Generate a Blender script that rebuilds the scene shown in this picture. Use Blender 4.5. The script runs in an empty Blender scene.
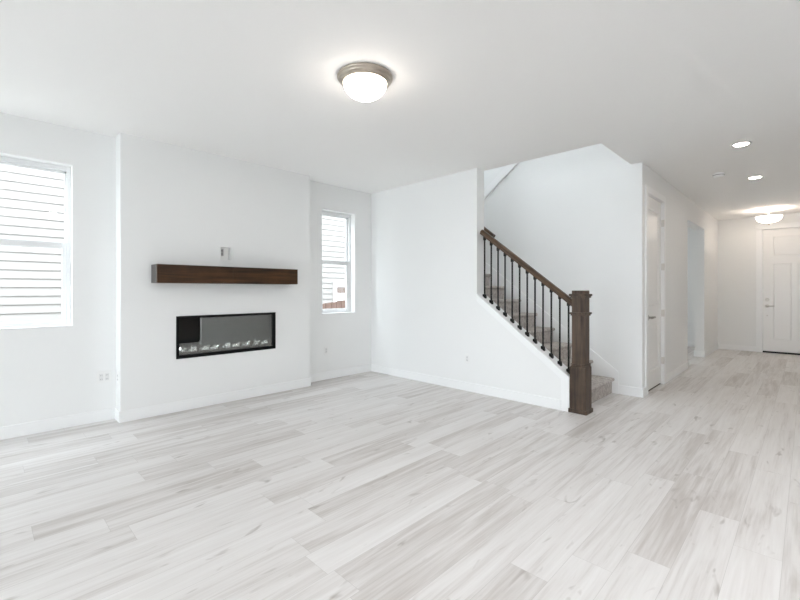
import bpy, bmesh, math, random
from mathutils import Vector, Matrix

S = bpy.context.scene
COL = S.collection
random.seed(7)

# ------------------------------------------------------------------ camera, world, light, exposure
cam_d = bpy.data.cameras.new('camera')
cam = bpy.data.objects.new('camera', cam_d)
COL.objects.link(cam)
cam.location = (0.0, 0.0, 1.253)
cam.rotation_euler = (math.radians(90), 0, math.radians(44.5523))
cam_d.sensor_width = 36.0
cam_d.lens = 414.524 / 800 * 36.0
cam_d.shift_y = -(300 - 289.957) / 800
cam_d.clip_start = 0.05
S.camera = cam

W = bpy.data.worlds.new('daylight')
S.world = W
W.use_nodes = True
bg = W.node_tree.nodes['Background']
bg.inputs['Color'].default_value = (0.84, 0.93, 1.0, 1)
bg.inputs['Strength'].default_value = 9.0

S.view_settings.view_transform = 'Standard'
S.view_settings.look = 'None'
S.view_settings.gamma = 1.0
S.view_settings.use_curve_mapping = False
S.view_settings.exposure = 0.40
S.cycles.max_bounces = 14
S.cycles.diffuse_bounces = 9
S.cycles.transparent_max_bounces = 12
S.cycles.sample_clamp_indirect = 8.0
S.cycles.use_denoising = True


def portal(loc, rot, sx, sy):
    """daylight opening: guides the sampling of the sky through a window"""
    l = bpy.data.lights.new('window_daylight', 'AREA')
    l.shape = 'RECTANGLE'; l.size = sx; l.size_y = sy
    l.cycles.is_portal = True
    o = bpy.data.objects.new('window_daylight', l)
    o.location = loc; o.rotation_euler = rot
    COL.objects.link(o)


# ------------------------------------------------------------------ materials
def new_mat(name, color=(0.8, 0.8, 0.8), rough=0.5, metal=0.0, spec=0.5):
    m = bpy.data.materials.new(name)
    m.use_nodes = True
    b = m.node_tree.nodes['Principled BSDF']
    b.inputs['Base Color'].default_value = (*color, 1)
    b.inputs['Roughness'].default_value = rough
    b.inputs['Metallic'].default_value = metal
    b.inputs['Specular IOR Level'].default_value = spec
    return m, m.node_tree.nodes, m.node_tree.links, b


def paint(name, color, rough, bump=0.0, scale=220):
    m, n, l, b = new_mat(name, color, rough)
    if bump:
        tc = n.new('ShaderNodeTexCoord')
        no = n.new('ShaderNodeTexNoise'); no.inputs['Scale'].default_value = scale
        no.inputs['Detail'].default_value = 2
        bp = n.new('ShaderNodeBump'); bp.inputs['Strength'].default_value = bump
        bp.inputs['Distance'].default_value = 0.002
        l.new(tc.outputs['Object'], no.inputs['Vector'])
        l.new(no.outputs['Fac'], bp.inputs['Height'])
        l.new(bp.outputs['Normal'], b.inputs['Normal'])
    return m


def wood(name, dark, light, axis='x', rough=0.4, fine=26):
    m, n, l, b = new_mat(name, light, rough, 0.0, 0.3)
    tc = n.new('ShaderNodeTexCoord')
    mp = n.new('ShaderNodeMapping')
    sc = [fine, fine, fine]; sc['xyz'.index(axis)] = 1.6
    mp.inputs['Scale'].default_value = sc
    n1 = n.new('ShaderNodeTexNoise'); n1.inputs['Scale'].default_value = 1.0
    n1.inputs['Detail'].default_value = 6; n1.inputs['Roughness'].default_value = 0.65
    n2 = n.new('ShaderNodeTexNoise'); n2.inputs['Scale'].default_value = 7
    n2.inputs['Detail'].default_value = 2
    ad = n.new('ShaderNodeMath'); ad.operation = 'ADD'
    ml = n.new('ShaderNodeMath'); ml.operation = 'MULTIPLY'; ml.inputs[1].default_value = 0.35
    rp = n.new('ShaderNodeValToRGB')
    rp.color_ramp.elements[0].position = 0.45; rp.color_ramp.elements[0].color = (*dark, 1)
    rp.color_ramp.elements[1].position = 0.85; rp.color_ramp.elements[1].color = (*light, 1)
    bp = n.new('ShaderNodeBump'); bp.inputs['Strength'].default_value = 0.25
    bp.inputs['Distance'].default_value = 0.002
    l.new(tc.outputs['Object'], mp.inputs['Vector'])
    l.new(mp.outputs['Vector'], n1.inputs['Vector'])
    l.new(tc.outputs['Object'], n2.inputs['Vector'])
    l.new(n2.outputs['Fac'], ml.inputs[0])
    l.new(n1.outputs['Fac'], ad.inputs[0]); l.new(ml.outputs[0], ad.inputs[1])
    l.new(ad.outputs[0], rp.inputs['Fac'])
    l.new(rp.outputs['Color'], b.inputs['Base Color'])
    l.new(n1.outputs['Fac'], bp.inputs['Height'])
    l.new(bp.outputs['Normal'], b.inputs['Normal'])
    return m


def emis(name, color, strength, base=(0.9, 0.88, 0.85)):
    m, n, l, b = new_mat(name, base, 0.35)
    b.inputs['Emission Color'].default_value = (*color, 1)
    b.inputs['Emission Strength'].default_value = strength
    return m


def clear_glass(name, gloss, tint=(1, 1, 1)):
    m = bpy.data.materials.new(name); m.use_nodes = True
    n = m.node_tree.nodes; l = m.node_tree.links
    n.remove(n['Principled BSDF'])
    t = n.new('ShaderNodeBsdfTransparent'); t.inputs['Color'].default_value = (*tint, 1)
    g = n.new('ShaderNodeBsdfGlossy'); g.inputs['Roughness'].default_value = 0.0
    mx = n.new('ShaderNodeMixShader'); mx.inputs['Fac'].default_value = gloss
    l.new(t.outputs[0], mx.inputs[1]); l.new(g.outputs[0], mx.inputs[2])
    l.new(mx.outputs[0], n['Material Output'].inputs['Surface'])
    return m


def floor_material():
    m, n, l, b = new_mat('vinyl_plank', rough=0.4)
    def math_(op, a, c=None, d=None):
        k = n.new('ShaderNodeMath'); k.operation = op
        for i, v in enumerate((a, c, d)):
            if v is None: continue
            if isinstance(v, (int, float)): k.inputs[i].default_value = v
            else: l.new(v, k.inputs[i])
        return k.outputs[0]
    def mix(fac, a, c, mode='MIX'):
        k = n.new('ShaderNodeMix'); k.data_type = 'RGBA'; k.blend_type = mode
        for s, v in ((k.inputs[0], fac), (k.inputs[6], a), (k.inputs[7], c)):
            if isinstance(v, (int, float)): s.default_value = v
            elif isinstance(v, tuple): s.default_value = (*v, 1)
            else: l.new(v, s)
        return k.outputs[2]
    def comb(x, y, z):
        k = n.new('ShaderNodeCombineXYZ')
        for i, v in enumerate((x, y, z)):
            if isinstance(v, (int, float)): k.inputs[i].default_value = v
            else: l.new(v, k.inputs[i])
        return k.outputs[0]
    tc = n.new('ShaderNodeTexCoord'); sp = n.new('ShaderNodeSeparateXYZ')
    l.new(tc.outputs['Object'], sp.inputs[0])
    X, Y = sp.outputs[0], sp.outputs[1]
    PW, PL = 0.178, 1.22
    u = math_('DIVIDE', math_('ADD', X, 20.0 + 0.02), PW)
    row = math_('FLOOR', u)
    wn = n.new('ShaderNodeTexWhiteNoise'); wn.noise_dimensions = '1D'; l.new(row, wn.inputs['W'])
    v = math_('ADD', math_('DIVIDE', math_('ADD', Y, 20.0), PL), math_('MULTIPLY', wn.outputs['Value'], 7.3))
    colm = math_('FLOOR', v)
    wn2 = n.new('ShaderNodeTexWhiteNoise'); wn2.noise_dimensions = '2D'
    l.new(comb(row, colm, 0.0), wn2.inputs['Vector'])
    pid = wn2.outputs['Value']
    # grain
    gx = math_('MULTIPLY', X, 16.0); gy = math_('MULTIPLY', Y, 0.9); gz = math_('MULTIPLY', pid, 61.0)
    g1 = n.new('ShaderNodeTexNoise'); g1.inputs['Scale'].default_value = 1.0
    g1.inputs['Detail'].default_value = 5; g1.inputs['Roughness'].default_value = 0.6
    g1.inputs['Distortion'].default_value = 0.6
    l.new(comb(gx, gy, gz), g1.inputs['Vector'])
    g2 = n.new('ShaderNodeTexNoise'); g2.inputs['Scale'].default_value = 1.0
    g2.inputs['Detail'].default_value = 3
    l.new(comb(math_('MULTIPLY', X, 90.0), math_('MULTIPLY', Y, 3.5), gz), g2.inputs['Vector'])
    kn = n.new('ShaderNodeTexNoise'); kn.inputs['Scale'].default_value = 1.0
    kn.inputs['Detail'].default_value = 2; kn.inputs['Distortion'].default_value = 0.8
    l.new(comb(math_('MULTIPLY', X, 15.0), math_('MULTIPLY', Y, 4.2), math_('ADD', gz, 9.0)), kn.inputs['Vector'])
    tone = math_('ADD', math_('MULTIPLY', pid, 0.22), math_('MULTIPLY', math_('SUBTRACT', g1.outputs['Fac'], 0.5), 0.75))
    tone = math_('ADD', tone, math_('MULTIPLY', math_('SUBTRACT', g2.outputs['Fac'], 0.5), 0.30))
    rp = n.new('ShaderNodeValToRGB'); e = rp.color_ramp.elements
    e[0].position = 0.0; e[0].color = FLOOR_DARK
    e[1].position = 0.52; e[1].color = FLOOR_LIGHT
    mid = e.new(0.22); mid.color = FLOOR_MID
    l.new(math_('ADD', tone, 0.10), rp.inputs['Fac'])
    kr = n.new('ShaderNodeMapRange'); kr.inputs[1].default_value = 0.655; kr.inputs[2].default_value = 0.78
    l.new(kn.outputs['Fac'], kr.inputs[0])
    c = mix(math_('MULTIPLY', kr.outputs[0], 0.6), rp.outputs['Color'], (0.26, 0.225, 0.195))
    # seams
    fu = math_('FRACT', u); eu = math_('MULTIPLY', math_('MINIMUM', fu, math_('SUBTRACT', 1.0, fu)), PW)
    fv = math_('FRACT', v); ev = math_('MULTIPLY', math_('MINIMUM', fv, math_('SUBTRACT', 1.0, fv)), PL)
    seam = math_('LESS_THAN', math_('MINIMUM', eu, ev), 0.0011)
    c = mix(math_('MULTIPLY', seam, 0.35), c, (0.30, 0.28, 0.26))
    l.new(c, b.inputs['Base Color'])
    bp = n.new('ShaderNodeBump'); bp.inputs['Strength'].default_value = 0.12
    bp.inputs['Distance'].default_value = 0.001
    l.new(math_('SUBTRACT', g2.outputs['Fac'], seam), bp.inputs['Height'])
    l.new(bp.outputs['Normal'], b.inputs['Normal'])
    b.inputs['Roughness'].default_value = 0.42
    return m


FLOOR_DARK = (0.50, 0.465, 0.44, 1)
FLOOR_MID = (0.675, 0.652, 0.636, 1)
FLOOR_LIGHT = (0.78, 0.768, 0.758, 1)

M = {}
M['wall'] = paint('white_wall_paint', (0.82, 0.825, 0.82), 0.75, 0.10)
M['ceiling'] = paint('ceiling_paint', (0.91, 0.905, 0.895), 0.9, 0.12, 120)
M['trim'] = paint('white_trim_paint', (0.855, 0.86, 0.86), 0.4)
M['door'] = paint('white_door_paint', (0.82, 0.81, 0.795), 0.3)
M['plate'] = paint('white_plastic', (0.82, 0.82, 0.81), 0.35)
M['plate_dark'] = paint('slot_grey', (0.10, 0.10, 0.10), 0.6)
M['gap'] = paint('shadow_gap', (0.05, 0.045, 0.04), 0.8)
M['receptacle'] = paint('receptacle_plastic', (0.73, 0.73, 0.725), 0.4)
M['device_grey'] = paint('grey_plastic', (0.45, 0.45, 0.45), 0.5)
M['vinyl'] = paint('window_vinyl', (0.77, 0.778, 0.785), 0.4)
M['pane'] = clear_glass('window_pane', 0.05)
M['nickel'] = new_mat('brushed_nickel', (0.52, 0.46, 0.39), 0.28, 1.0)[0]
M['nickel_dark'] = new_mat('satin_nickel', (0.40, 0.375, 0.35), 0.35, 1.0)[0]
M['silver'] = new_mat('bright_nickel', (0.72, 0.70, 0.67), 0.35, 1.0)[0]
M['iron'] = new_mat('black_iron', (0.010, 0.0095, 0.009), 0.5, 0.0, 0.2)[0]
M['black'] = new_mat('black_metal', (0.006, 0.006, 0.0065), 0.5, 0.0, 0.15)[0]
M['firebox'] = new_mat('firebox_lining', (0.015, 0.015, 0.016), 0.6)[0]
M['fireglass'] = clear_glass('tinted_fire_glass', 0.175, (0.97, 0.99, 0.98))
M['crystal'] = new_mat('ice_crystal', (0.96, 0.97, 0.98), 0.06, 0.75)[0]
M['ember'] = new_mat('smoked_crystal', (0.10, 0.105, 0.11), 0.15)[0]
M['mantel'] = wood('dark_stained_wood', (0.012, 0.006, 0.0025), (0.082, 0.036, 0.012), 'y', 0.5, 34)
M['mantel_end_sheen'] = wood('stained_end_sheen', (0.045, 0.038, 0.034), (0.09, 0.078, 0.07), 'z', 0.25, 34)  # grey sheen of the mantel ends put into the wood colour
M['newel'] = wood('newel_stained_wood', (0.018, 0.011, 0.008), (0.105, 0.070, 0.048), 'z', 0.45, 26)
M['rail'] = wood('rail_stained_wood', (0.034, 0.019, 0.011), (0.115, 0.068, 0.040), 'x', 0.33, 40)
M['dome'] = emis('lit_alabaster_glass', (1.0, 0.90, 0.81), 13.0)
M['bowl'] = emis('lit_bowl_glass', (1.0, 0.87, 0.76), 6.5)
M['led'] = emis('lit_downlight_lens', (1.0, 0.85, 0.72), 60.0)
M['led_added'] = emis('added_downlight_lens', (0.97, 0.98, 1.0), 380.0)  # lens of the added unseen room lamps
M['bulb'] = emis('lit_bulb', (1.0, 0.83, 0.69), 32.0)
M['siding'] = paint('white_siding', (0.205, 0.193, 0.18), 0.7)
M['siding_trim'] = paint('siding_trim_paint', (0.84, 0.84, 0.83), 0.6)
M['far_glass'] = new_mat('far_window_glass', (0.13, 0.10, 0.085), 0.5, 0.0, 0.2)[0]
M['fence'] = wood('cedar_fence', (0.105, 0.062, 0.047), (0.18, 0.115, 0.09), 'z', 0.8, 14)
M['ground'] = paint('gravel', (0.30, 0.285, 0.26), 0.95, 0.6, 40)
M['patio'] = paint('pale_bounce_concrete', (0.72, 0.71, 0.69), 0.9, 0.3, 60)  # pale tone that bounces daylight up to the ceiling
M['cabinet'] = wood('espresso_cabinet', (0.012, 0.008, 0.006), (0.035, 0.022, 0.015), 'z', 0.5, 30)
M['floor'] = floor_material()


def carpet():
    m, n, l, b = new_mat('carpet_pile', rough=0.95, spec=0.1)
    tc = n.new('ShaderNodeTexCoord')
    a = n.new('ShaderNodeTexNoise'); a.inputs['Scale'].default_value = 95; a.inputs['Detail'].default_value = 3
    c = n.new('ShaderNodeTexNoise'); c.inputs['Scale'].default_value = 26; c.inputs['Detail'].default_value = 3
    ad = n.new('ShaderNodeMath'); ad.operation = 'ADD'
    rp = n.new('ShaderNodeValToRGB')
    rp.color_ramp.elements[0].position = 0.78; rp.color_ramp.elements[0].color = (0.34, 0.31, 0.288, 1)
    rp.color_ramp.elements[1].position = 1.2; rp.color_ramp.elements[1].color = (0.56, 0.52, 0.49, 1)
    rp.color_ramp.elements[1].position = 1.0
    hf = n.new('ShaderNodeMath'); hf.operation = 'MULTIPLY'; hf.inputs[1].default_value = 0.85
    bp = n.new('ShaderNodeBump'); bp.inputs['Strength'].default_value = 0.7; bp.inputs['Distance'].default_value = 0.008
    for t in (a, c): l.new(tc.outputs['Object'], t.inputs['Vector'])
    l.new(a.outputs['Fac'], ad.inputs[0]); l.new(c.outputs['Fac'], ad.inputs[1])
    l.new(ad.outputs[0], hf.inputs[0]); l.new(hf.outputs[0], rp.inputs['Fac'])
    rp.color_ramp.elements[0].position = 0.68
    l.new(rp.outputs['Color'], b.inputs['Base Color'])
    l.new(a.outputs['Fac'], bp.inputs['Height']); l.new(bp.outputs['Normal'], b.inputs['Normal'])
    return m


M['carpet'] = carpet()


# ------------------------------------------------------------------ mesh helpers
class MB:
    def __init__(self):
        self.bm = bmesh.new()

    def box(self, x0, x1, y0, y1, z0, z1, bevel=0.0, seg=2):
        t = bmesh.new()
        bmesh.ops.create_cube(t, size=1.0)
        for v in t.verts:
            v.co = Vector((x0 + (v.co.x + .5) * (x1 - x0), y0 + (v.co.y + .5) * (y1 - y0), z0 + (v.co.z + .5) * (z1 - z0)))
        if bevel:
            bmesh.ops.bevel(t, geom=t.edges[:], offset=bevel, segments=seg, profile=0.6, affect='EDGES')
        return self._add(t)

    def _add(self, t, mat=None):
        if mat is not None:
            bmesh.ops.transform(t, matrix=mat, verts=t.verts)
        me = bpy.data.meshes.new('tmp'); t.to_mesh(me); t.free()
        self.bm.from_mesh(me); bpy.data.meshes.remove(me)
        return self

    def prism(self, pts, axis, a0, a1):
        """pts: 2-D outline; extruded along axis from a0 to a1"""
        t = bmesh.new()
        def mk(p, a):
            if axis == 'x': return Vector((a, p[0], p[1]))
            if axis == 'y': return Vector((p[0], a, p[1]))
            return Vector((p[0], p[1], a))
        A = [t.verts.new(mk(p, a0)) for p in pts]
        B = [t.verts.new(mk(p, a1)) for p in pts]
        t.faces.new(A); t.faces.new(B[::-1])
        k = len(pts)
        for i in range(k):
            t.faces.new((A[i], B[i], B[(i + 1) % k], A[(i + 1) % k]))
        bmesh.ops.recalc_face_normals(t, faces=t.faces)
        return self._add(t)

    def lathe(self, prof, c, axis='z', seg=48):
        """prof: list of (radius, height) turned about an axis through c"""
        t = bmesh.new()
        rings = []
        for r, hgt in prof:
            ring = []
            if r < 1e-6:
                ring = [t.verts.new((0, 0, hgt))]
            else:
                for i in range(seg):
                    a = 2 * math.pi * i / seg
                    ring.append(t.verts.new((r * math.cos(a), r * math.sin(a), hgt)))
            rings.append(ring)
        for p, q in zip(rings, rings[1:]):
            for i in range(seg):
                j = (i + 1) % seg
                if len(p) == 1 and len(q) > 1: t.faces.new((p[0], q[i], q[j]))
                elif len(q) == 1 and len(p) > 1: t.faces.new((p[i], p[j], q[0]))
                elif len(p) > 1: t.faces.new((p[i], p[j], q[j], q[i]))
        for f in t.faces: f.smooth = True
        bmesh.ops.recalc_face_normals(t, faces=t.faces)
        R = {'z': Matrix(), 'x': Matrix.Rotation(math.pi / 2, 4, 'Y'), 'y': Matrix.Rotation(-math.pi / 2, 4, 'X')}[axis]
        return self._add(t, Matrix.Translation(c) @ R)

    def tube(self, p0, p1, r, seg=16, r1=None):
        p0, p1 = Vector(p0), Vector(p1)
        d = p1 - p0
        t = bmesh.new()
        bmesh.ops.create_cone(t, cap_ends=True, segments=seg, radius1=r, radius2=r if r1 is None else r1, depth=d.length)
        for f in t.faces: f.smooth = len(f.verts) == 4
        return self._add(t, Matrix.Translation((p0 + p1) / 2) @ d.to_track_quat('Z', 'Y').to_matrix().to_4x4())


def world_loc(o):
    v = Vector(o.location)
    while o.parent:
        o = o.parent; v += o.location
    return v


def obj(name, mb, mat, parent=None, loc=None):
    """link the gathered mesh as one object; its origin goes to loc (world), by default the parent's place"""
    org = Vector(loc) if loc is not None else (world_loc(parent) if parent else Vector((0, 0, 0)))
    bmesh.ops.translate(mb.bm, vec=-org, verts=mb.bm.verts)
    me = bpy.data.meshes.new(name); mb.bm.to_mesh(me); mb.bm.free()
    mats = mat if isinstance(mat, (list, tuple)) else [mat]
    for k in mats: me.materials.append(k)
    o = bpy.data.objects.new(name, me); COL.objects.link(o)
    o.location = org - (world_loc(parent) if parent else Vector((0, 0, 0)))
    if parent: o.parent = parent
    return o


def tag(o, label=None, cat=None, group=None, kind=None):
    if label: o['label'] = label
    if cat: o['category'] = cat
    if group: o['group'] = group
    if kind: o['kind'] = kind
    return o


def empty(name, loc, label=None, cat=None, group=None, kind=None):
    o = bpy.data.objects.new(name, None); COL.objects.link(o)
    o.location = loc; o.empty_display_size = 0.1
    return tag(o, label, cat, group, kind)


def struct(name, mb, mat, label, cat, parent=None):
    o = obj(name, mb, mat, parent)
    return tag(o, label, cat, kind='structure') if parent is None else o


def copy_tree(o, parent=None):
    c = o.copy(); COL.objects.link(c)
    if parent: c.parent = parent
    for ch in list(o.children): copy_tree(ch, c)
    return c


# ------------------------------------------------------------------ plan (metres, camera at the origin)
XL, XF = -4.815, -4.63           # long outside wall, face of the chimney breast
YB, YB2 = 4.258, 4.411           # wall in front of the stairs
YS = 5.422                       # wall behind the stairs
XH = -1.376                      # hall wall
YE = 11.058                      # entry wall
H = 2.74
YR, XR = -7.5, 4.1               # walls behind and beside the camera
XO = -1.496                      # edge of the stair opening in the ceiling
WT = 0.16

W1 = (-0.62, 0.603, 0.918, 2.400)
W2 = (3.345, 3.934, 0.912, 2.383)
W3 = (7.3, 10.7, 0.5, 2.5)   # room beyond the hall
W4 = (4.6, 5.38, 3.2, 5.05)       # unseen window added to light the upper stairwell
W8 = (-3.5, -2.1, 4.15, 5.0)      # unseen clerestory added to light the wall behind the stairs
BR = (0.938, 3.024)


def wall_x(mb, x0, x1, y0, y1, z0, z1, holes):
    """wall slab across x with holes (y0, y1, z0, z1), holes sorted along y and not overlapping"""
    y = y0
    for h in sorted(holes):
        mb.box(x0, x1, y, h[0], z0, z1)
        if h[2] > z0: mb.box(x0, x1, h[0], h[1], z0, h[2])
        if h[3] < z1: mb.box(x0, x1, h[0], h[1], h[3], z1)
        y = h[1]
    mb.box(x0, x1, y, y1, z0, z1)
    return mb


def wall_y(mb, y0, y1, x0, x1, z0, z1, holes):
    x = x0
    for h in sorted(holes):
        mb.box(x, h[0], y0, y1, z0, z1)
        if h[2] > z0: mb.box(h[0], h[1], y0, y1, z0, h[2])
        if h[3] < z1: mb.box(h[0], h[1], y0, y1, h[3], z1)
        x = h[1]
    mb.box(x, x1, y0, y1, z0, z1)
    return mb


# floor and ceilings
struct('floor', MB().box(XL - WT, XR + WT, YR - WT, YE + WT, -0.12, 0.0), M['floor'],
       'pale grey wood-look plank floor running through room and hall', 'floor')
mb = MB()
mb.box(XL - WT, XR + WT, YR - WT, 4.424, H, H + 0.3)
mb.box(XO, XR + WT, 4.424, YE + WT, H, H + 0.3)
mb.box(XL - WT, XO, 6.57, YE + WT, H, H + 0.3)
struct('ceiling', mb, M['ceiling'], 'flat white ceiling with an opening over the stairs', 'ceiling')
struct('ceiling_stairwell', MB().box(XL - WT, XO + 0.12, 4.30, 6.57, 5.2, 5.4), M['ceiling'],
       'white ceiling high over the stairwell', 'ceiling')

# walls
mb = wall_x(MB(), XL - WT, XL, YR - WT, YE + WT, 0, H, [W1, W2, W3])
wall_x(mb, XL - WT, XL, 4.30, 6.57, H, 5.3, [W4])
struct('wall_left', mb, M['wall'], 'white outside wall with two windows beside the fireplace', 'wall')
FY0, FY1, FZ0, FZ1 = 1.421, 2.535, 0.541, 0.982
mb = wall_x(MB(), XF - 0.14, XF, BR[0], BR[1], 0, 1.3, [(FY0 + .012, FY1 - .012, FZ0 + .012, FZ1 - .012)])
wall_x(mb, XF - 0.14, XF, BR[0], BR[1], 1.3, H, [(1.872, 1.988, 1.584, 1.732)])
mb.box(XL - 0.001, XF - 0.14, BR[0], BR[1], 0, H)
struct('wall_chimney_breast', mb, M['wall'], 'white fireplace wall stepping out between the two windows', 'wall')

CAP = lambda x: 1.167 - 0.754 * (x + 2.82)
XK = -1.748                      # end of the low stair wall
XT = -2.875                      # end of the full-height part
struct('wall_back', MB().prism([(XL, 0), (XK, 0), (XK, CAP(XK) - .022), (XT, CAP(XT) - .022), (XT, H), (XL, H)], 'y', YB, YB2),
       M['wall'], 'white wall screening the stairs with a sloping low end', 'wall')
SL = lambda x: 2.735 + 0.745 * (x + 3.543)
struct('wall_stair', MB().prism([(-4.0, 0), (XH - .15, 0), (XH - .15, H), (XO, H), (XO, 5.3), (-2.6, 5.3), (-2.6, SL(-2.6)), (-4.0, SL(-4.0))], 'y', YS, YS + .12),
       M['wall'], 'white wall behind the carpeted stairs', 'wall')
DH = (5.600, 6.400, 0, 2.425)    # closet door hole
OH = (7.958, 9.466, 0, 2.380)    # open doorway
mb = wall_x(MB(), XH - .15, XH, YS, YE, 0, H, [DH, OH])
struct('wall_hall', mb, M['wall'], 'white hall wall with closet door and open doorway', 'wall')
FD = (-0.662, 0.272, 0, 2.470)
struct('wall_entry', wall_y(MB(), YE, YE + WT, XL - WT, 0.7, 0, H, [FD]), M['wall'], 'warm white wall around the front door', 'wall')
struct('wall_stair_upper', MB().box(XL, XH - .15, 6.45, 6.57, 0, 5.3), M['wall'], 'white wall of the upper flight', 'wall')
mb = MB().box(XO, XO + .12, 4.30, 6.57, H + .3, 5.3)
wall_y(mb, 4.30, 4.424, XL - WT, XO, H + .3, 5.3, [W8])
struct('wall_stairwell_upper', mb, M['wall'], 'white walls of the upper stairwell', 'wall')
SLD = (-3.9, 0.1, 0, 2.6)
W5 = (2.0, 3.4, 1.0, 2.2)
struct('wall_rear', wall_y(MB(), YR - WT, YR, XL - WT, XR + WT, 0, H, [SLD, W5]), M['wall'], 'white wall with the patio door', 'wall')
W6 = (-6.9, -5.7, 1.0, 2.2)  # unseen window added for light from the dining side
struct('wall_right', wall_x(MB(), XR, XR + WT, YR, 5.32, 0, H, [W6]), M['wall'], 'white wall of the dining side', 'wall')
struct('wall_hall_right', MB().box(0.5, 0.62, 3.55, YE, 0, H), M['wall'], 'white wall along the right of the hall', 'wall')
struct('wall_kitchen', MB().box(0.62, XR + WT, 5.2, 5.32, 0, H), M['wall'], 'white wall behind the kitchen', 'wall')

# baseboards
BH, BT = 0.108, 0.013


def bb(mb, x0, x1, y0, y1):
    mb.box(x0, x1, y0, y1, 0, BH, 0.002, 1)
    return mb


mb = bb(MB(), XL, XL + BT, YR, BR[0]); bb(mb, XL, XL + BT, BR[1], YB)
struct('baseboard_left', mb, M['trim'], 'white baseboard under the windows', 'baseboard')
mb = bb(MB(), XF, XF + BT, BR[0] - BT, BR[1] + BT)
bb(mb, XL + BT, XF, BR[0] - BT, BR[0]); bb(mb, XL + BT, XF, BR[1], BR[1] + BT)
struct('baseboard_chimney_breast', mb, M['trim'], 'white baseboard around the fireplace wall', 'baseboard')
struct('baseboard_back', bb(MB(), XL, -1.835, YB - BT, YB), M['trim'], 'white baseboard on the wall before the stairs', 'baseboard')
mb = bb(MB(), -1.628, XH + BT, YS - BT, YS); bb(mb, XH, XH + BT, YS, 5.527)
struct('baseboard_stair', mb, M['trim'], 'short white baseboard beside the bottom step', 'baseboard')
mb = bb(MB(), XH, XH + BT, 6.483, OH[0]); bb(mb, XH, XH + BT, OH[1] - BT, YE); bb(mb, XH - .15, XH, OH[1] - BT, OH[1])
bb(mb, XH - .15 - BT, XH - .15, OH[1] - BT, YE); bb(mb, XH - .15, XH, OH[0], OH[0] + BT); bb(mb, XH - .15 - BT, XH - .15, 6.57, OH[0])
struct('baseboard_hall', mb, M['trim'], 'white baseboard along the hall wall', 'baseboard')
mb = bb(MB(), XH + BT, -0.753, YE - BT, YE); bb(mb, 0.363, 0.5, YE - BT, YE); bb(mb, XL, XH - .15 - BT, YE - BT, YE)
struct('baseboard_entry', mb, M['trim'], 'white baseboard beside the front door', 'baseboard')
mb = bb(MB(), 0.5 - BT, 0.5, 3.55 - BT, YE); bb(mb, 0.5 - BT, 0.62 + BT, 3.55 - BT, 3.55)
struct('baseboard_hall_right', mb, M['trim'], 'white baseboard on the right hall wall', 'baseboard')

# sloped stair trim
def slope_board(mb, f, x0, x1, up, dn, y0, y1):
    return mb.prism([(x0, f(x0) + dn), (x1, f(x1) + dn), (x1, f(x1) + up), (x0, f(x0) + up)], 'y', y0, y1)

struct('trim_1', slope_board(MB(), CAP, XT + .001, XK + .004, 0, -.022, YB - .014, YB2 + .012), M['trim'],
       'white sloping cap under the iron balusters', 'trim')
mb = slope_board(MB(), CAP, XT - .0, -1.832, -.022, -.095, YB - .009, YB)
mb.prism([(-1.832, 0), (XK, 0), (XK, CAP(XK) - .022), (-1.832, CAP(-1.832) - .022)], 'y', YB - .009, YB)
struct('trim_2', mb, M['trim'], 'white sloping band on the low stair wall', 'trim')
SK = lambda x: 0.262 + 0.755 * (-1.627 - x)
mb = MB().prism([(-1.627, 0), (-1.627, .262), (-3.95, SK(-3.95)), (-3.95, 0)], 'y', YS - .016, YS)
struct('trim_3', mb, M['trim'], 'white stair skirt board on the wall behind the steps', 'trim')
mb = slope_board(MB(), SL, -4.0, -2.6, .02, -.105, YS - .028, YS + .136)
struct('trim_4', mb, M['trim'], 'white sloping trim of the upper flight', 'trim')


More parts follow.
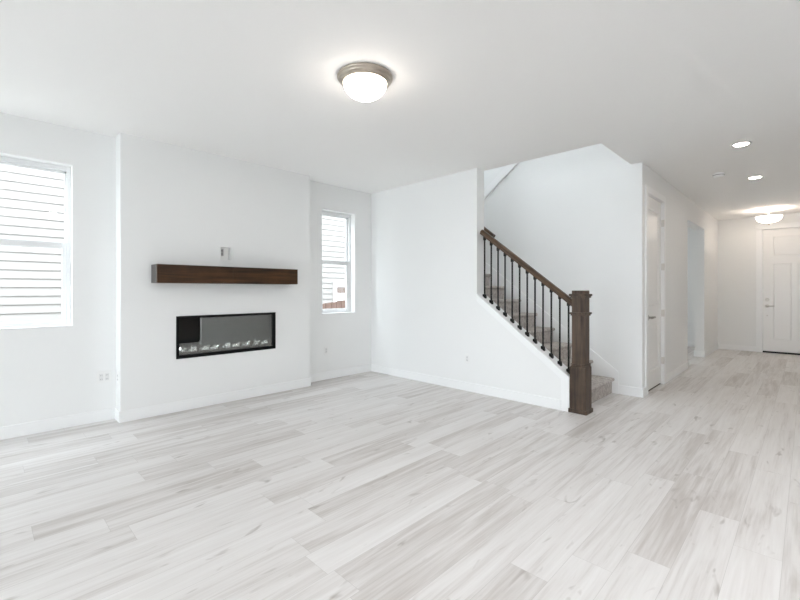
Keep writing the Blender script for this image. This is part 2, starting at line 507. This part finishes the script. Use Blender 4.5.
# windows
def window_x(n, w, xin, xout, label, recess=0.10):
    """single-hung vinyl window in a wall whose room face is xin"""
    y0, y1, z0, z1 = w
    root = empty('window_%d' % n, (xin - recess, (y0 + y1) / 2, z0), label, 'window', kind='structure')
    xa, xb = xout + .005, xin - recess
    f = MB(); t = 0.030
    f.box(xa, xb, y0, y0 + t, z0, z1, .003, 1); f.box(xa, xb, y1 - t, y1, z0, z1, .003, 1)
    f.box(xa, xb, y0 + t, y1 - t, z1 - t - .012, z1, .003, 1); f.box(xa, xb, y0 + t, y1 - t, z0, z0 + t, .003, 1)
    obj('window_frame', f, M['vinyl'], root)
    zm = (z0 + z1) / 2
    u_ = .034 if n == 2 else .010
    s = MB(); r = 0.020                                # fixed upper sash, further out
    ya, yb = y0 + t, y1 - t
    xs0, xs1 = xa + .005, xa + .026
    s.box(xs0, xs1, ya, yb, z1 - t - .012 - r, z1 - t - .012); s.box(xs0, xs1, ya, ya + u_, zm, z1 - t); s.box(xs0, xs1, yb - u_, yb, zm, z1 - t)
    s.box(xs0, xs1, ya, yb, zm - .02, zm + .02)
    up = obj('upper_sash', s, M['vinyl'], root)
    obj('pane', MB().box(xs0 + .008, xs0 + .012, ya + .008, yb - .008, zm + .01, z1 - t - .02), M['pane'], up)
    s = MB(); r = 0.050 if n == 2 else 0.034                                # sliding lower sash
    xs0, xs1 = xa + .028, xa + .054
    s.box(xs0, xs1, ya, ya + r, z0 + t, zm + .035, .003, 1); s.box(xs0, xs1, yb - r, yb, z0 + t, zm + .035, .003, 1)
    s.box(xs0, xs1, ya + r, yb - r, z0 + t, z0 + t + r - .01, .003, 1); s.box(xs0, xs1, ya + r, yb - r, zm - .022, zm + .035, .003, 1)
    lo = obj('lower_sash', s, M['vinyl'], root)
    obj('pane', MB().box(xs0 + .010, xs0 + .014, ya + r - .002, yb - r + .002, z0 + t + .015, zm - .012), M['pane'], lo)
    obj('window_sill', MB().box(xb, xin + .006, y0, y1, z0 - .001, z0 + .012, .003, 1), M['trim'], root)
    portal((xout - .03, (y0 + y1) / 2, (z0 + z1) / 2), (0, -math.pi / 2, 0), z1 - z0, y1 - y0)
    return root


window_x(1, W1, XL, XL - WT, 'white single-hung window to the left of the fireplace')
window_x(2, W2, XL, XL - WT, 'narrow white single-hung window near the room corner')
window_x(3, W3, XL, XL - WT, 'white window of the room beyond the hall')
window_x(4, W4, XL, XL - WT, 'added unseen white window high in the stairwell')


def glazing_y(n, w, label, parts, yi=None):
    yi = YR if yi is None else yi
    x0, x1, z0, z1 = w
    root = empty('window_%d' % n, ((x0 + x1) / 2, yi - .08, z0), label, 'window', kind='structure')
    f = MB(); t = .05
    f.box(x0, x1, yi - .12, yi - .04, z1 - t, z1); f.box(x0, x1, yi - .12, yi - .04, z0, z0 + t)
    for i in range(parts + 1):
        x = x0 + (x1 - x0) * i / parts
        a, b_ = max(x0, x - t / 2 - (t / 2 if i == parts else 0)), min(x1, x + t / 2 + (t / 2 if i == 0 else 0))
        f.box(a, b_, yi - .12, yi - .04, z0 + t, z1 - t)
    obj('window_frame', f, M['vinyl'], root)
    obj('pane', MB().box(x0 + .02, x1 - .02, yi - .082, yi - .078, z0 + .02, z1 - .02), M['pane'], root)
    portal(((x0 + x1) / 2, yi - WT - .03, (z0 + z1) / 2), (math.pi / 2, 0, 0), x1 - x0, z1 - z0)


glazing_y(8, W8, 'added unseen clerestory window high over the stairs', 3, 4.42)
glazing_y(5, SLD, 'wide glazed patio door behind the viewer', 2)
glazing_y(6, W5, 'wide dining window behind the viewer', 3)
x0, x1 = XR, XR + WT
root = empty('window_7', (XR + .08, -6.3, 1.0), 'added unseen window of the dining side', 'window', kind='structure')
f = MB(); t = .05
f.box(XR + .04, XR + .12, W6[0], W6[1], W6[3] - t, W6[3]); f.box(XR + .04, XR + .12, W6[0], W6[1], W6[2], W6[2] + t)
for i in range(4):
    y = W6[0] + t / 2 + (W6[1] - W6[0] - t) * i / 3
    f.box(XR + .04, XR + .12, y - t / 2, y + t / 2, W6[2] + t, W6[3] - t)
obj('window_frame', f, M['vinyl'], root)
obj('pane', MB().box(XR + .078, XR + .082, W6[0] + .02, W6[1] - .02, W6[2] + .02, W6[3] - .02), M['pane'], root)
portal((XR + WT + .03, (W6[0] + W6[1]) / 2, (W6[2] + W6[3]) / 2), (0, math.pi / 2, 0), W6[3] - W6[2], W6[1] - W6[0])


# doors
def casing_x(mb, h, w=.083, t=.017):
    y0, y1, _, z1 = h
    mb.box(XH, XH + t, y0 - w + .01, y0 + .01, 0, z1 - .01, .003, 1)
    mb.box(XH, XH + t, y1 - .01, y1 + w - .01, 0, z1 - .01, .003, 1)
    mb.box(XH, XH + t, y0 - w + .01, y1 + w - .01, z1 - .01, z1 + w - .01, .003, 1)
    # jamb lining
    mb.box(XH - .15, XH, y0, y0 + .012, 0, z1); mb.box(XH - .15, XH, y1 - .012, y1, 0, z1); mb.box(XH - .15, XH, y0 + .012, y1 - .012, z1 - .012, z1)
    return mb


def raised_panel(mb, axis, face, u0, u1, z0, z1, depth=.010, bev=.028, arch=False):
    """a moulded panel: groove ring sunk into the face, field raised again.  axis 'x': face looks +x; 'y': face looks -y"""
    def P(u, z, d):
        return Vector((face + d, u, z)) if axis == 'x' else Vector((u, face - d, z))
    t = bmesh.new()
    def loop(i, d):
        a, b_, c, e = u0 + i, u1 - i, z0 + i, z1 - i
        return [t.verts.new(P(*q, d)) for q in ((a, c), (b_, c), (b_, e), (a, e))]
    L = [loop(0, 0.0), loop(.008, -depth), loop(.014, -depth), loop(.014 + bev, -.002)]
    for p, q in zip(L, L[1:]):
        for i in range(4):
            j = (i + 1) % 4
            t.faces.new((p[i], p[j], q[j], q[i]))
    t.faces.new(L[-1])
    bmesh.ops.recalc_face_normals(t, faces=t.faces)
    mb._add(t)
    return mb


def slab_with_panels(mb, axis, face, thick, U0, U1, Z0, Z1, panels, **kw):
    """door leaf: front skin with holes for moulded panels, plus back and edges"""
    us = sorted({U0, U1} | {p[0] for p in panels} | {p[1] for p in panels})
    zs = sorted({Z0, Z1} | {p[2] for p in panels} | {p[3] for p in panels})
    for a, b_ in zip(us, us[1:]):
        for c, e in zip(zs, zs[1:]):
            inside = any(p[0] <= a and b_ <= p[1] and p[2] <= c and e <= p[3] for p in panels)
            d = .016 if inside else 0.0
            if axis == 'x': mb.box(face - thick, face - d, a, b_, c, e)
            else: mb.box(a, b_, face + d, face + thick, c, e)
    for p in panels: raised_panel(mb, axis, face, *p, **kw)
    return mb


root = empty('door_1', (XH, 6.0, 0), 'white two-panel closet door on the hall wall', 'door', kind='structure')
DX = XH - .022
slab = slab_with_panels(MB(), 'x', DX, .036, DH[0] + .015, DH[1] - .015, .02, DH[3] - .015,
                        [(5.735, 6.265, 1.055, 2.255), (5.735, 6.265, .235, .830)], depth=.013, bev=.04)
obj('door_leaf', slab, M['door'], root)
obj('door_casing', casing_x(MB(), DH), M['trim'], root)
obj('door_gap_shade', MB().box(DX - .034, DX - .004, DH[0] + .014, DH[1] - .014, .0005, .004), M['gap'], root)  # dark strip painted in for the shade under the door
hd = MB()
hd.lathe([(0, 0), (.036, 0), (.038, .005), (.036, .012), (.015, .014), (.014, .045), (0, .045)], (DX, 5.722, .915), 'x', 32)
hd.tube((DX + .046, 5.710, .915), (DX + .050, 5.865, .915), .015, 16, .012)
obj('door_handle', hd, M['nickel_dark'], root)
for z in (2.14, 1.56, .945, .315):
    hg = MB().tube((XH + .008, 6.392, z - .045), (XH + .008, 6.392, z + .045), .008, 12)
    hg.box(XH - .02, XH + .004, 6.384, 6.400, z - .045, z + .045)
    obj('door_hinge', hg, M['silver'], root)

root = empty('door_2', (-0.195, YE, 0), 'white craftsman front door at the end of the hall', 'door', kind='structure')
DY = YE + .03
pan = [(-.492, .112, 1.930, 2.318), (-.492, -.228, .27, 1.775), (-.142, .112, .27, 1.775)]
slab = slab_with_panels(MB(), 'y', DY, .044, FD[0] + .012, FD[1] - .012, .03, FD[3] - .012, pan, depth=.007, bev=.004)
obj('door_leaf', slab, M['door'], root)
c = MB()
w = .09
c.box(FD[0] - w, FD[0] + .008, YE - .018, YE, 0, FD[3] - .008, .003, 1); c.box(FD[1] - .008, FD[1] + w, YE - .018, YE, 0, FD[3] - .008, .003, 1)
c.box(FD[0] - w - .01, FD[1] + w + .01, YE - .022, YE, FD[3] - .008, FD[3] + .095, .003, 1)
c.box(FD[0], FD[0] + .010, YE, YE + WT, 0, FD[3]); c.box(FD[1] - .010, FD[1], YE, YE + WT, 0, FD[3]); c.box(FD[0], FD[1], YE, YE + WT, FD[3] - .010, FD[3])
obj('door_casing', c, M['trim'], root)
obj('door_threshold', MB().box(FD[0] + .01, FD[1] - .01, YE - .01, YE + WT, 0, .028, .004, 1), M['iron'], root)
hd = MB()
hd.lathe([(0, 0), (.033, 0), (.034, -.006), (.026, -.012), (0, -.012)], (-.585, DY, .932), 'y', 28)
hd.tube((-.585, DY, .932), (-.585, DY - .052, .932), .011); hd.tube((-.597, DY - .052, .932), (-.472, DY - .056, .932), .011, 16, .009)
obj('door_handle', hd, M['silver'], root)
db = MB().lathe([(0, 0), (.034, 0), (.034, -.010), (.026, -.016), (0, -.016)], (-.585, DY, 1.058), 'y', 28)
db.box(-.591, -.579, DY - .034, DY - .014, 1.036, 1.080, .002, 1)
obj('deadbolt', db, M['silver'], root)
obj('lock_plate', MB().lathe([(0, 0), (.014, 0), (.014, -.006), (0, -.006)], (-.585, DY, .74), 'y', 20), M['silver'], root)

# ------------------------------------------------------------------ fireplace
fp = empty('electric_fireplace', (XF, (FY0 + FY1) / 2, FZ0), 'wide black linear electric fireplace set into the white wall', 'fireplace')
f = MB(); t = .027
x0, x1 = XF + .0005, XF + .012
f.box(x0, x1, FY0, FY1, FZ1 - t, FZ1, .002, 1); f.box(x0, x1, FY0, FY1, FZ0, FZ0 + t + .006, .002, 1)
f.box(x0, x1, FY0, FY0 + t, FZ0 + t, FZ1 - t, .002, 1); f.box(x0, x1, FY1 - t, FY1, FZ0 + t, FZ1 - t, .002, 1)
obj('surround', f, M['black'], fp)
f = MB(); a, b_, c, e = FY0 + .014, FY1 - .014, FZ0 + .014, FZ1 - .014
xf = XF - .001
f.box(XF - .138, XF - .130, a, b_, c, e); f.box(XF - .130, xf, a, a + .006, c, e); f.box(XF - .130, xf, b_ - .006, b_, c, e)
f.box(XF - .130, xf, a + .006, b_ - .006, e - .006, e); f.box(XF - .130, xf, a + .006, b_ - .006, c, c + .020)
obj('firebox', f, M['firebox'], fp)
obj('glass_front', MB().box(XF - .018, XF - .014, FY0 + t - .004, FY1 - t + .004, FZ0 + t - .002, FZ1 - t + .004), M['fireglass'], fp)
ZC = FZ0 + .034
bed = MB(); rs = random.Random(3)


def shard(mb, c, r, rs, flat=1.0):
    t = bmesh.new()
    bmesh.ops.create_icosphere(t, subdivisions=1, radius=r)
    for v in t.verts:
        v.co *= rs.uniform(.7, 1.15); v.co.z *= flat
    mb._add(t, Matrix.Translation(c) @ Matrix.Rotation(rs.uniform(0, 6.28), 4, 'Z') @ Matrix.Rotation(rs.uniform(-.5, .5), 4, 'X'))


ypx = [1.485, 1.605, 1.73, 1.835, 1.965, 2.08, 2.20, 2.315, 2.43]
for i in range(420):
    x, y = rs.uniform(.040, .112), rs.uniform(FY0 + .05, FY1 - .05)
    if x < .112 and min(abs(y - q) for q in ypx) < (.074 if x < .100 else .0): continue
    shard(bed, (XF - x, y, ZC + rs.uniform(.010, .024)), rs.uniform(.007, .012), rs, .8)
em = obj('crystal_bed', bed, M['ember'], fp)
em['kind'] = 'stuff'
em['label'] = 'dark smoked crystal chips along the firebox floor'
ords = ['nearest the left end', 'second from the left end', 'third from the left end', 'fourth from the left end', 'fifth from the left end',
        'fourth from the right end', 'third from the right end', 'second from the right end', 'nearest the right end']
for i, (y, w) in enumerate(zip(ypx, ords)):
    mb = MB(); n = 9
    for k in range(n):
        a = k * 2.4
        rr = .0 if k == 0 else rs.uniform(.014, .030)
        shard(mb, (XF - .060 + .35 * rr * math.cos(a), y + 1.3 * rr * math.sin(a), ZC + (.054 if k % 3 == 0 else .030) + rs.uniform(0, .014)), rs.uniform(.017, .026), rs, 1.0)
    o = obj('crystal_cluster', mb, M['crystal'], loc=(XF - .058, y, ZC))
    tag(o, 'cluster of clear ice-like crystals in the fireplace, ' + w, 'crystals', 'crystal clusters behind the fireplace glass')

# mantel
MD, MY0, MY1, MZ0, MZ1 = .19, 1.195, 2.732, 1.322, 1.503
mt = empty('mantel_shelf', (XF, (MY0 + MY1) / 2, MZ0), 'dark stained box-beam wooden mantel on the white wall above the fireplace', 'mantel')
YM = 1.935
obj('front_board', MB().box(XF + MD - .02, XF + MD, MY0 + .001, YM - .0008, MZ0, MZ1, .004, 2), M['mantel'], mt)
obj('front_board', MB().box(XF + MD - .02, XF + MD, YM + .0008, MY1 - .001, MZ0, MZ1, .004, 2), M['mantel'], mt)
obj('top_board', MB().box(XF, XF + MD - .02, MY0 + .02, MY1 - .02, MZ1 - .02, MZ1), M['mantel'], mt)
obj('bottom_board', MB().box(XF, XF + MD - .02, MY0 + .02, MY1 - .02, MZ0, MZ0 + .02), M['mantel'], mt)
obj('end_board', MB().box(XF, XF + MD - .02, MY0, MY0 + .02, MZ0, MZ1, .0015, 1), M['mantel_end_sheen'], mt)
obj('end_board', MB().box(XF, XF + MD - .02, MY1 - .02, MY1, MZ0, MZ1, .0015, 1), M['mantel_end_sheen'], mt)

# recessed media box above the mantel
md = empty('media_box', (XF, 1.93, 1.58), 'white recessed cable outlet box above the mantel', 'outlet')
f = MB(); y0, y1, z0, z1 = 1.866, 1.994, 1.578, 1.738
for q in ((y0, y1, z1 - .010, z1), (y0, y1, z0, z0 + .010), (y0, y0 + .010, z0 + .010, z1 - .010), (y1 - .010, y1, z0 + .010, z1 - .010)):
    f.box(XF + .0005, XF + .005, *q, .001, 1)
obj('box_frame', f, M['plate'], md)
f = MB(); y0, y1, z0, z1 = 1.873, 1.987, 1.585, 1.731
f.box(XF - .060, XF - .057, y0, y1, z0, z1)
for q in ((y0, y1, z1 - .003, z1), (y0, y1, z0, z0 + .003), (y0, y0 + .003, z0 + .003, z1 - .003), (y1 - .003, y1, z0 + .003, z1 - .003)):
    f.box(XF - .057, XF, *q)
obj('box_back', f, M['plate'], md)
rc = obj('receptacle', MB().box(XF - .0565, XF - .050, 1.893, 1.928, 1.635, 1.712, .001, 1), M['device_grey'], md)
rc['label'] = 'grey receptacle'
for z in (1.650, 1.685):
    for y in (1.903, 1.914): obj('slot', MB().box(XF - .050, XF - .0494, y, y + .004, z, z + .012), M['plate_dark'], rc)

# outlets and switches
def plate(name, c, axis, label, gangs=1, style='outlet', w=.07, h=.115):
    """cover plate centred at c on a wall; axis: outward direction"""
    cat = 'outlet' if style == 'outlet' else 'light switch'
    W_ = w + (gangs - 1) * .046
    r = empty(name, (c[0], c[1], c[2] - h / 2), label, cat)
    def B(mb, u0, u1, z0, z1, d0, d1, bev=0.0):
        if axis == '+x': return mb.box(c[0] + d0, c[0] + d1, c[1] + u0, c[1] + u1, c[2] + z0, c[2] + z1, bev, 1)
        if axis == '-x': return mb.box(c[0] - d1, c[0] - d0, c[1] + u0, c[1] + u1, c[2] + z0, c[2] + z1, bev, 1)
        return mb.box(c[0] + u0, c[0] + u1, c[1] - d1, c[1] - d0, c[2] + z0, c[2] + z1, bev, 1)
    obj('cover_plate', B(MB(), -W_ / 2, W_ / 2, -h / 2, h / 2, 0, .006, .002), M['plate'], r)
    for g in range(gangs):
        u = (g - (gangs - 1) / 2) * .046
        if style == 'outlet':
            d = obj('receptacle', B(MB(), u - .017, u + .017, -.034, .034, .006, .008, .0008), M['receptacle'], r)
            for z in (-.018, .018):
                for k in (-.006, .006): obj('slot', B(MB(), u + k - .0012, u + k + .0012, z - .005, z + .005, .008, .0086), M['plate_dark'], d)
        else:
            obj('rocker', B(MB(), u - .016, u + .016, -.033, .033, .006, .010, .002), M['plate'], r)
    return r


plate('wall_outlet', (XL, .842, .418), '+x', 'white double outlet low on the wall under the large window', 2)
plate('wall_outlet', (XL + .105, BR[0], .415), '-y', 'white outlet on the narrow side face of the fireplace wall', 1)
plate('wall_outlet', (XL, 3.412, .405), '+x', 'white outlet on the wall below the narrow window', 1)
plate('wall_outlet', (-3.016, YB, .40), '-y', 'white outlet on the wall before the stairs', 1)
plate('light_switch', (-.98, YE, 1.15), '-y', 'white double switch plate beside the front door', 2, 'switch')
plate('wall_outlet', (0.5, 4.05, .45), '-x', 'white outlet on the right hall wall, nearer the kitchen corner', 1)
plate('wall_outlet', (0.5, 4.70, .45), '-x', 'white outlet on the right hall wall, nearer the front door', 1)

# ------------------------------------------------------------------ stairs
RISE, RUN, X1 = .187, .2463, -1.672
st = empty('staircase', (X1, (YB2 + YS) / 2, 0), 'grey-beige carpeted stairs climbing behind the dark railing', 'stairs')


def step(k, x1, run, y0, y1):
    """a carpeted step: rounded nosing over a riser set back below"""
    z = RISE * k; r = .021
    xb = x1 - run - .03
    zb = max(0.0, z - RISE - .01) if k > 1 else 0.0
    pts = [(x1 - .03, zb), (x1 - .03, z - 2 * r - .004)]
    for i in range(9):
        a = -math.pi / 2 + math.pi * i / 8
        pts.append((x1 - r + r * math.cos(a), z - r + r * math.sin(a)))
    pts += [(xb, z), (xb, zb)]
    return MB().prism(pts, 'y', y0, y1)


for k in range(1, 11):
    x1 = X1 - RUN * (k - 1)
    run = RUN if k < 10 else .80
    obj('carpeted_step', step(k, x1, run, YB2 + .002 if k > 2 else 4.428, YS - .017), M['carpet'], st)
obj('landing', MB().box(XL + .02, -4.03, YS - .016, 6.44, RISE * 10 - .2, RISE * 10), M['carpet'], st)
pts = [(-4.0, RISE * 10 - .25)]
for k in range(7):
    x = -4.25 + RUN * k
    pts += [(x, RISE * (10 + k)), (x, RISE * (11 + k))]
pts += [(-2.0, RISE * 17), (-2.0, RISE * 17 - .25)]
obj('upper_flight', MB().prism(pts, 'y', YS + .137, 6.445), M['carpet'], st)

# railing
YN = 4.333
NX = -1.664
rl = empty('stair_railing', (NX, YN, 0), 'dark wood and black iron stair railing ending in a square newel post', 'railing')
nw = obj('newel_post', MB().box(NX - .065, NX + .065, YN - .065, YN + .065, .44, 1.247, .004, 2), M['newel'], rl)
g = MB().box(NX - .081, NX + .081, YN - .081, YN + .081, .04, .468, .005, 2)
g.prism([(NX - .081, .466), (NX + .081, .466), (NX + .068, .482), (NX - .068, .482)], 'y', YN - .068, YN + .068)
g.prism([(YN - .081, .466), (YN + .081, .466), (YN + .068, .482), (YN - .068, .482)], 'x', NX - .068, NX + .068)
obj('lower_box', g, M['newel'], nw)
obj('plinth', MB().box(NX - .092, NX + .092, YN - .092, YN + .092, 0, .042, .006, 2), M['newel'], nw)
def collar(z0, z1, w):
    hh = (z1 - z0)
    mb = MB().box(NX - w, NX + w, YN - w, YN + w, z0 + hh * .45, z1, .003, 2)
    return mb.box(NX - w + .009, NX + w - .009, YN - w + .009, YN + w - .009, z0, z0 + hh * .46, .003, 2)
obj('top_moulding', collar(1.172, 1.213, .086), M['newel'], nw)
obj('lower_moulding', collar(.478, .500, .073), M['newel'], nw)
obj('middle_moulding', collar(.990, 1.024, .083), M['newel'], nw)

RB = lambda x: 1.905 - 0.765 * (x + 2.822)          # underside of the rail
ang = math.atan(.765)


def rail_mesh(length, w=.064, h=.060):
    """handrail of a shaped profile, along local +x, underside at z = 0"""
    prof = [(-w * .32, 0), (w * .32, 0), (w * .34, h * .22), (w * .5, h * .45), (w * .5, h * .72), (w * .36, h * .95), (w * .15, h), (-w * .15, h),
            (-w * .36, h * .95), (-w * .5, h * .72), (-w * .5, h * .45), (-w * .34, h * .22)]
    return MB().prism(prof, 'x', 0, length)


def place_rail(name, x0, x1, y, parent):
    ln = (x1 - x0) / math.cos(ang)
    mb = rail_mesh(ln)
    me = obj(name, mb, M['rail'])
    me.rotation_euler = (0, ang, 0)
    p = Vector((x0, y, RB(x0)))
    if parent: me.parent = parent; p -= world_loc(parent)
    me.location = p
    return me


place_rail('handrail', XT + .001, NX - .066, YN, rl)
# balusters: one built, then copied with its parts
BX = [-2.815 + .0934 * i for i in range(12)]
def make_baluster(x):
    z0, z1 = CAP(x), RB(x) + .01
    b0 = obj('baluster', MB().box(x - .0078, x + .0078, YN - .0078, YN + .0078, z0 - .004, z1, .002, 1), M['iron'], rl, loc=(x, YN, z0))
    s = MB().prism([(x - .018, z0 + .754 * .018 - .004), (x + .018, z0 - .754 * .018 - .004), (x + .018, z0 - .754 * .018 + .026), (x + .012, z0 + .034), (x - .012, z0 + .040), (x - .018, z0 + .754 * .018 + .026)], 'y', YN - .018, YN + .018)
    obj('shoe', s, M['iron'], b0)
    c = MB().box(x - .015, x + .015, YN - .015, YN + .015, z1 - .050, z1 - .006, .004, 1)
    obj('collar', c, M['iron'], b0)
    return b0
proto = make_baluster(BX[0])
for x in BX[1:]:
    c = copy_tree(proto, rl)
    c.location = Vector((x, YN, CAP(x))) - world_loc(rl)

wr = empty('wall_handrail', (-3.2, 4.475, RB(-3.2)), 'short dark wall handrail behind the top of the railing', 'handrail')
place_rail('handrail', -3.9, -2.80, 4.478, wr)
for x in (-3.0, -3.6):
    obj('bracket', MB().tube((x, YB2, RB(x) - .05), (x, 4.478, RB(x) - .05), .008).tube((x, 4.478, RB(x) - .054), (x, 4.478, RB(x) + .002), .008), M['iron'], wr)

# ------------------------------------------------------------------ ceiling fixtures
LX, LY = -2.205, 1.892
lm = empty('ceiling_light', (LX, LY, H), 'lit flush dome ceiling light with brushed nickel ring', 'ceiling light')
ring = [(.06, 0), (.188, 0), (.193, -.006), (.193, -.014), (.186, -.020), (.181, -.022), (.181, -.030), (.174, -.036), (.168, -.038), (.166, -.046), (.157, -.051), (.146, -.049), (.146, -.02)]
obj('nickel_ring', MB().lathe(ring, (LX, LY, H), seg=64), M['nickel'], lm)
dome = [(.150, -.046)] + [(.150 * math.cos(a), -.046 - .108 * math.sin(a)) for a in [math.pi / 2 * i / 14 for i in range(1, 14)]] + [(0, -.154)]
obj('glass_dome', MB().lathe(dome, (LX, LY, H), seg=64), M['dome'], lm)
obj('finial', MB().lathe([(0, -.150), (.009, -.152), (.013, -.158), (.010, -.166), (0, -.170)], (LX, LY, H), seg=24), M['nickel'], lm)


def downlight(x, y, label, lens='led'):
    r = empty('recessed_downlight', (x, y, H), label, 'downlight', 'recessed downlights in the hall ceiling')
    obj('trim_ring', MB().lathe([(.062, 0), (.088, 0), (.088, -.004), (.080, -.007), (.062, -.003)], (x, y, H), seg=40), M['plate'], r)
    obj('lens', MB().lathe([(0, -.003), (.064, -.003), (.064, 0), (0, 0)], (x, y, H), seg=40), M[lens], r)
    return r


up = copy_tree(lm)  # unseen copy added to brighten the stairwell
up.location = (-2.7, 4.92, 5.2)
up['label'] = 'added unseen dome light high over the stairwell'
downlight(-.487, 5.46, 'round lit downlight in the hall ceiling, the nearer of the two')
downlight(-.500, 7.20, 'round lit downlight in the hall ceiling, the farther of the two')
for x, y, w in ((.5, 1.0, 'over the walkway beside the living side'), (.5, 2.7, 'nearest the kitchen corner'), (.5, -.7, 'over the middle of the room'),
                (2.3, -1.0, 'over the dining side'), (2.3, 1.6, 'over the kitchen floor')):
    o = downlight(x, y, 'round lit downlight added out of view, ' + w, 'led_added')  # unseen lamps added to brighten the floor and ceiling
    o['group'] = 'added downlights of the living and dining side'
sd = empty('smoke_detector', (-.815, 6.63, H), 'small round white smoke detector on the hall ceiling', 'smoke detector')
obj('detector_base', MB().lathe([(0, 0), (.066, 0), (.066, -.010), (0, -.010)], (-.815, 6.63, H), seg=36), M['plate'], sd)
obj('detector_cover', MB().lathe([(.058, -.010), (.062, -.020), (.058, -.040), (.040, -.052), (0, -.054)], (-.815, 6.63, H), seg=36), M['plate'], sd)
obj('sensor_slot', MB().lathe([(.0628, -.0195), (.0622, -.0265), (.058, -.0265), (.058, -.0195)], (-.815, 6.63, H), seg=36), M['plate_dark'], sd)

PX, PY = -.515, 10.22
pl = empty('entry_light', (PX, PY, H), 'lit white glass bowl semi-flush light before the front door', 'ceiling light')
obj('canopy', MB().lathe([(0, 0), (.062, 0), (.062, -.012), (.050, -.022), (0, -.024)], (PX, PY, H), seg=36), M['nickel'], pl)
obj('stem', MB().tube((PX, PY, H - .02), (PX, PY, 2.47), .009), M['nickel'], pl)
bowl = [(.190, 2.607 - H), (.186, 2.598 - H)] + [(.186 * math.cos(a) ** .8, 2.598 - H - .105 * math.sin(a)) for a in [math.pi / 2 * i / 12 for i in range(1, 12)]] + [(0, 2.493 - H)]
bowl += [(.178 * math.cos(a) ** .8, 2.602 - H - .099 * math.sin(a)) for a in [math.pi / 2 * i / 12 for i in range(11, 0, -1)]] + [(.182, 2.604 - H), (.190, 2.607 - H)]
obj('glass_bowl', MB().lathe(bowl, (PX, PY, H), seg=56), M['bowl'], pl)
obj('finial', MB().lathe([(0, 2.482 - H), (.018, 2.479 - H), (.012, 2.462 - H), (.015, 2.456 - H), (0, 2.446 - H)], (PX, PY, H), seg=24), M['nickel'], pl)
for k in range(3):
    a = k * 2.094 + .4
    obj('bulb', MB().lathe([(0, .03), (.018, .026), (.026, .01), (.024, -.01), (.012, -.026), (0, -.03)], (PX + .075 * math.cos(a), PY + .075 * math.sin(a), 2.575), seg=20), M['bulb'], pl)

# ------------------------------------------------------------------ kitchen corner seen in the fireplace glass
kc = empty('pantry_cabinet', (1.4, 4.2, 0), 'tall dark kitchen pantry cabinet', 'cabinet')
obj('body', MB().box(1.12, 1.72, 3.06, 5.19, .1, 2.4), M['cabinet'], kc)
obj('toe_kick', MB().box(1.18, 1.70, 3.08, 5.19, 0, .1), M['black'], kc)
for i in range(3):
    y = 3.075 + .70 * i
    d = obj('door', MB().box(1.10, 1.12, y, y + .69, .12, 2.38, .003, 1), M['cabinet'], kc)
    obj('handle', MB().tube((1.075, y + .05, 1.0), (1.075, y + .05, 1.2), .006).tube((1.075, y + .05, 1.02), (1.10, y + .05, 1.02), .005).tube((1.075, y + .05, 1.18), (1.10, y + .05, 1.18), .005), M['nickel_dark'], d)

# ------------------------------------------------------------------ outside
GZ = -0.35
o = struct('ground_outside', MB().box(-30, 30, -30, 30, GZ - .2, GZ), M['ground'], 'bare ground outside the windows', 'ground')
struct('patio_bounce', MB().box(-6, 9, -18, YR - WT - .001, GZ - .01, -.12), M['patio'], 'pale concrete patio added unseen behind the house to bounce light', 'patio')  # unseen slab added to throw daylight onto the ceiling
hs = empty('neighbouring_house', (-10.2, 4, GZ), 'white lap-sided house next door, seen through the windows', 'house')
EXP = .1555
prof = [(-10.3, GZ)]
z = 3.301 - EXP * 24
while z < 8.2:
    prof += [(-10.008, max(z, GZ)), (-10.008, max(z, GZ) + .025), (-9.985, max(z, GZ) + .025), (-10.002, z + EXP)]
    z += EXP
prof += [(-10.3, z)]
# outline in (x, z), run along y
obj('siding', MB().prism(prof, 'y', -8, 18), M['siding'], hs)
f = MB()
f.box(-10.0, -9.96, 7.335, 7.445, .86, 1.50); f.box(-10.0, -9.96, 7.445, 8.9, 1.345, 1.44); f.box(-10.0, -9.96, 7.445, 8.9, .95, 1.155); f.box(-10.0, -9.96, 8.9, 9.0, .95, 1.44)
wf = obj('window', f, M['siding_trim'], hs)
obj('pane', MB().box(-9.99, -9.975, 7.445, 8.9, 1.155, 1.345), M['far_glass'], wf)
fn = MB()
fy0, fy1 = 4.6, 7.6
fx = -7.5
zt = lambda y: .955 + .105 * (y - 5.24)
n = 21
for i in range(n):
    a = fy0 + (fy1 - fy0) * i / n; b_ = fy0 + (fy1 - fy0) * (i + 1) / n - .008
    fn.prism([(a, GZ), (b_, GZ), (b_, zt(b_)), (a, zt(a))], 'x', fx - .02, fx)
fo = empty('garden_fence', (fx, (fy0 + fy1) / 2, GZ), 'brown wooden fence outside the narrow window', 'fence')
obj('fence_boards', fn, M['fence'], fo)
fr = MB()
for dz in (.15, .9):
    fr.prism([(fy0, zt(fy0) - dz), (fy1, zt(fy1) - dz), (fy1, zt(fy1) - dz - .08), (fy0, zt(fy0) - dz - .08)], 'x', fx - .06, fx - .02)
obj('fence_rails', fr, M['fence'], fo)
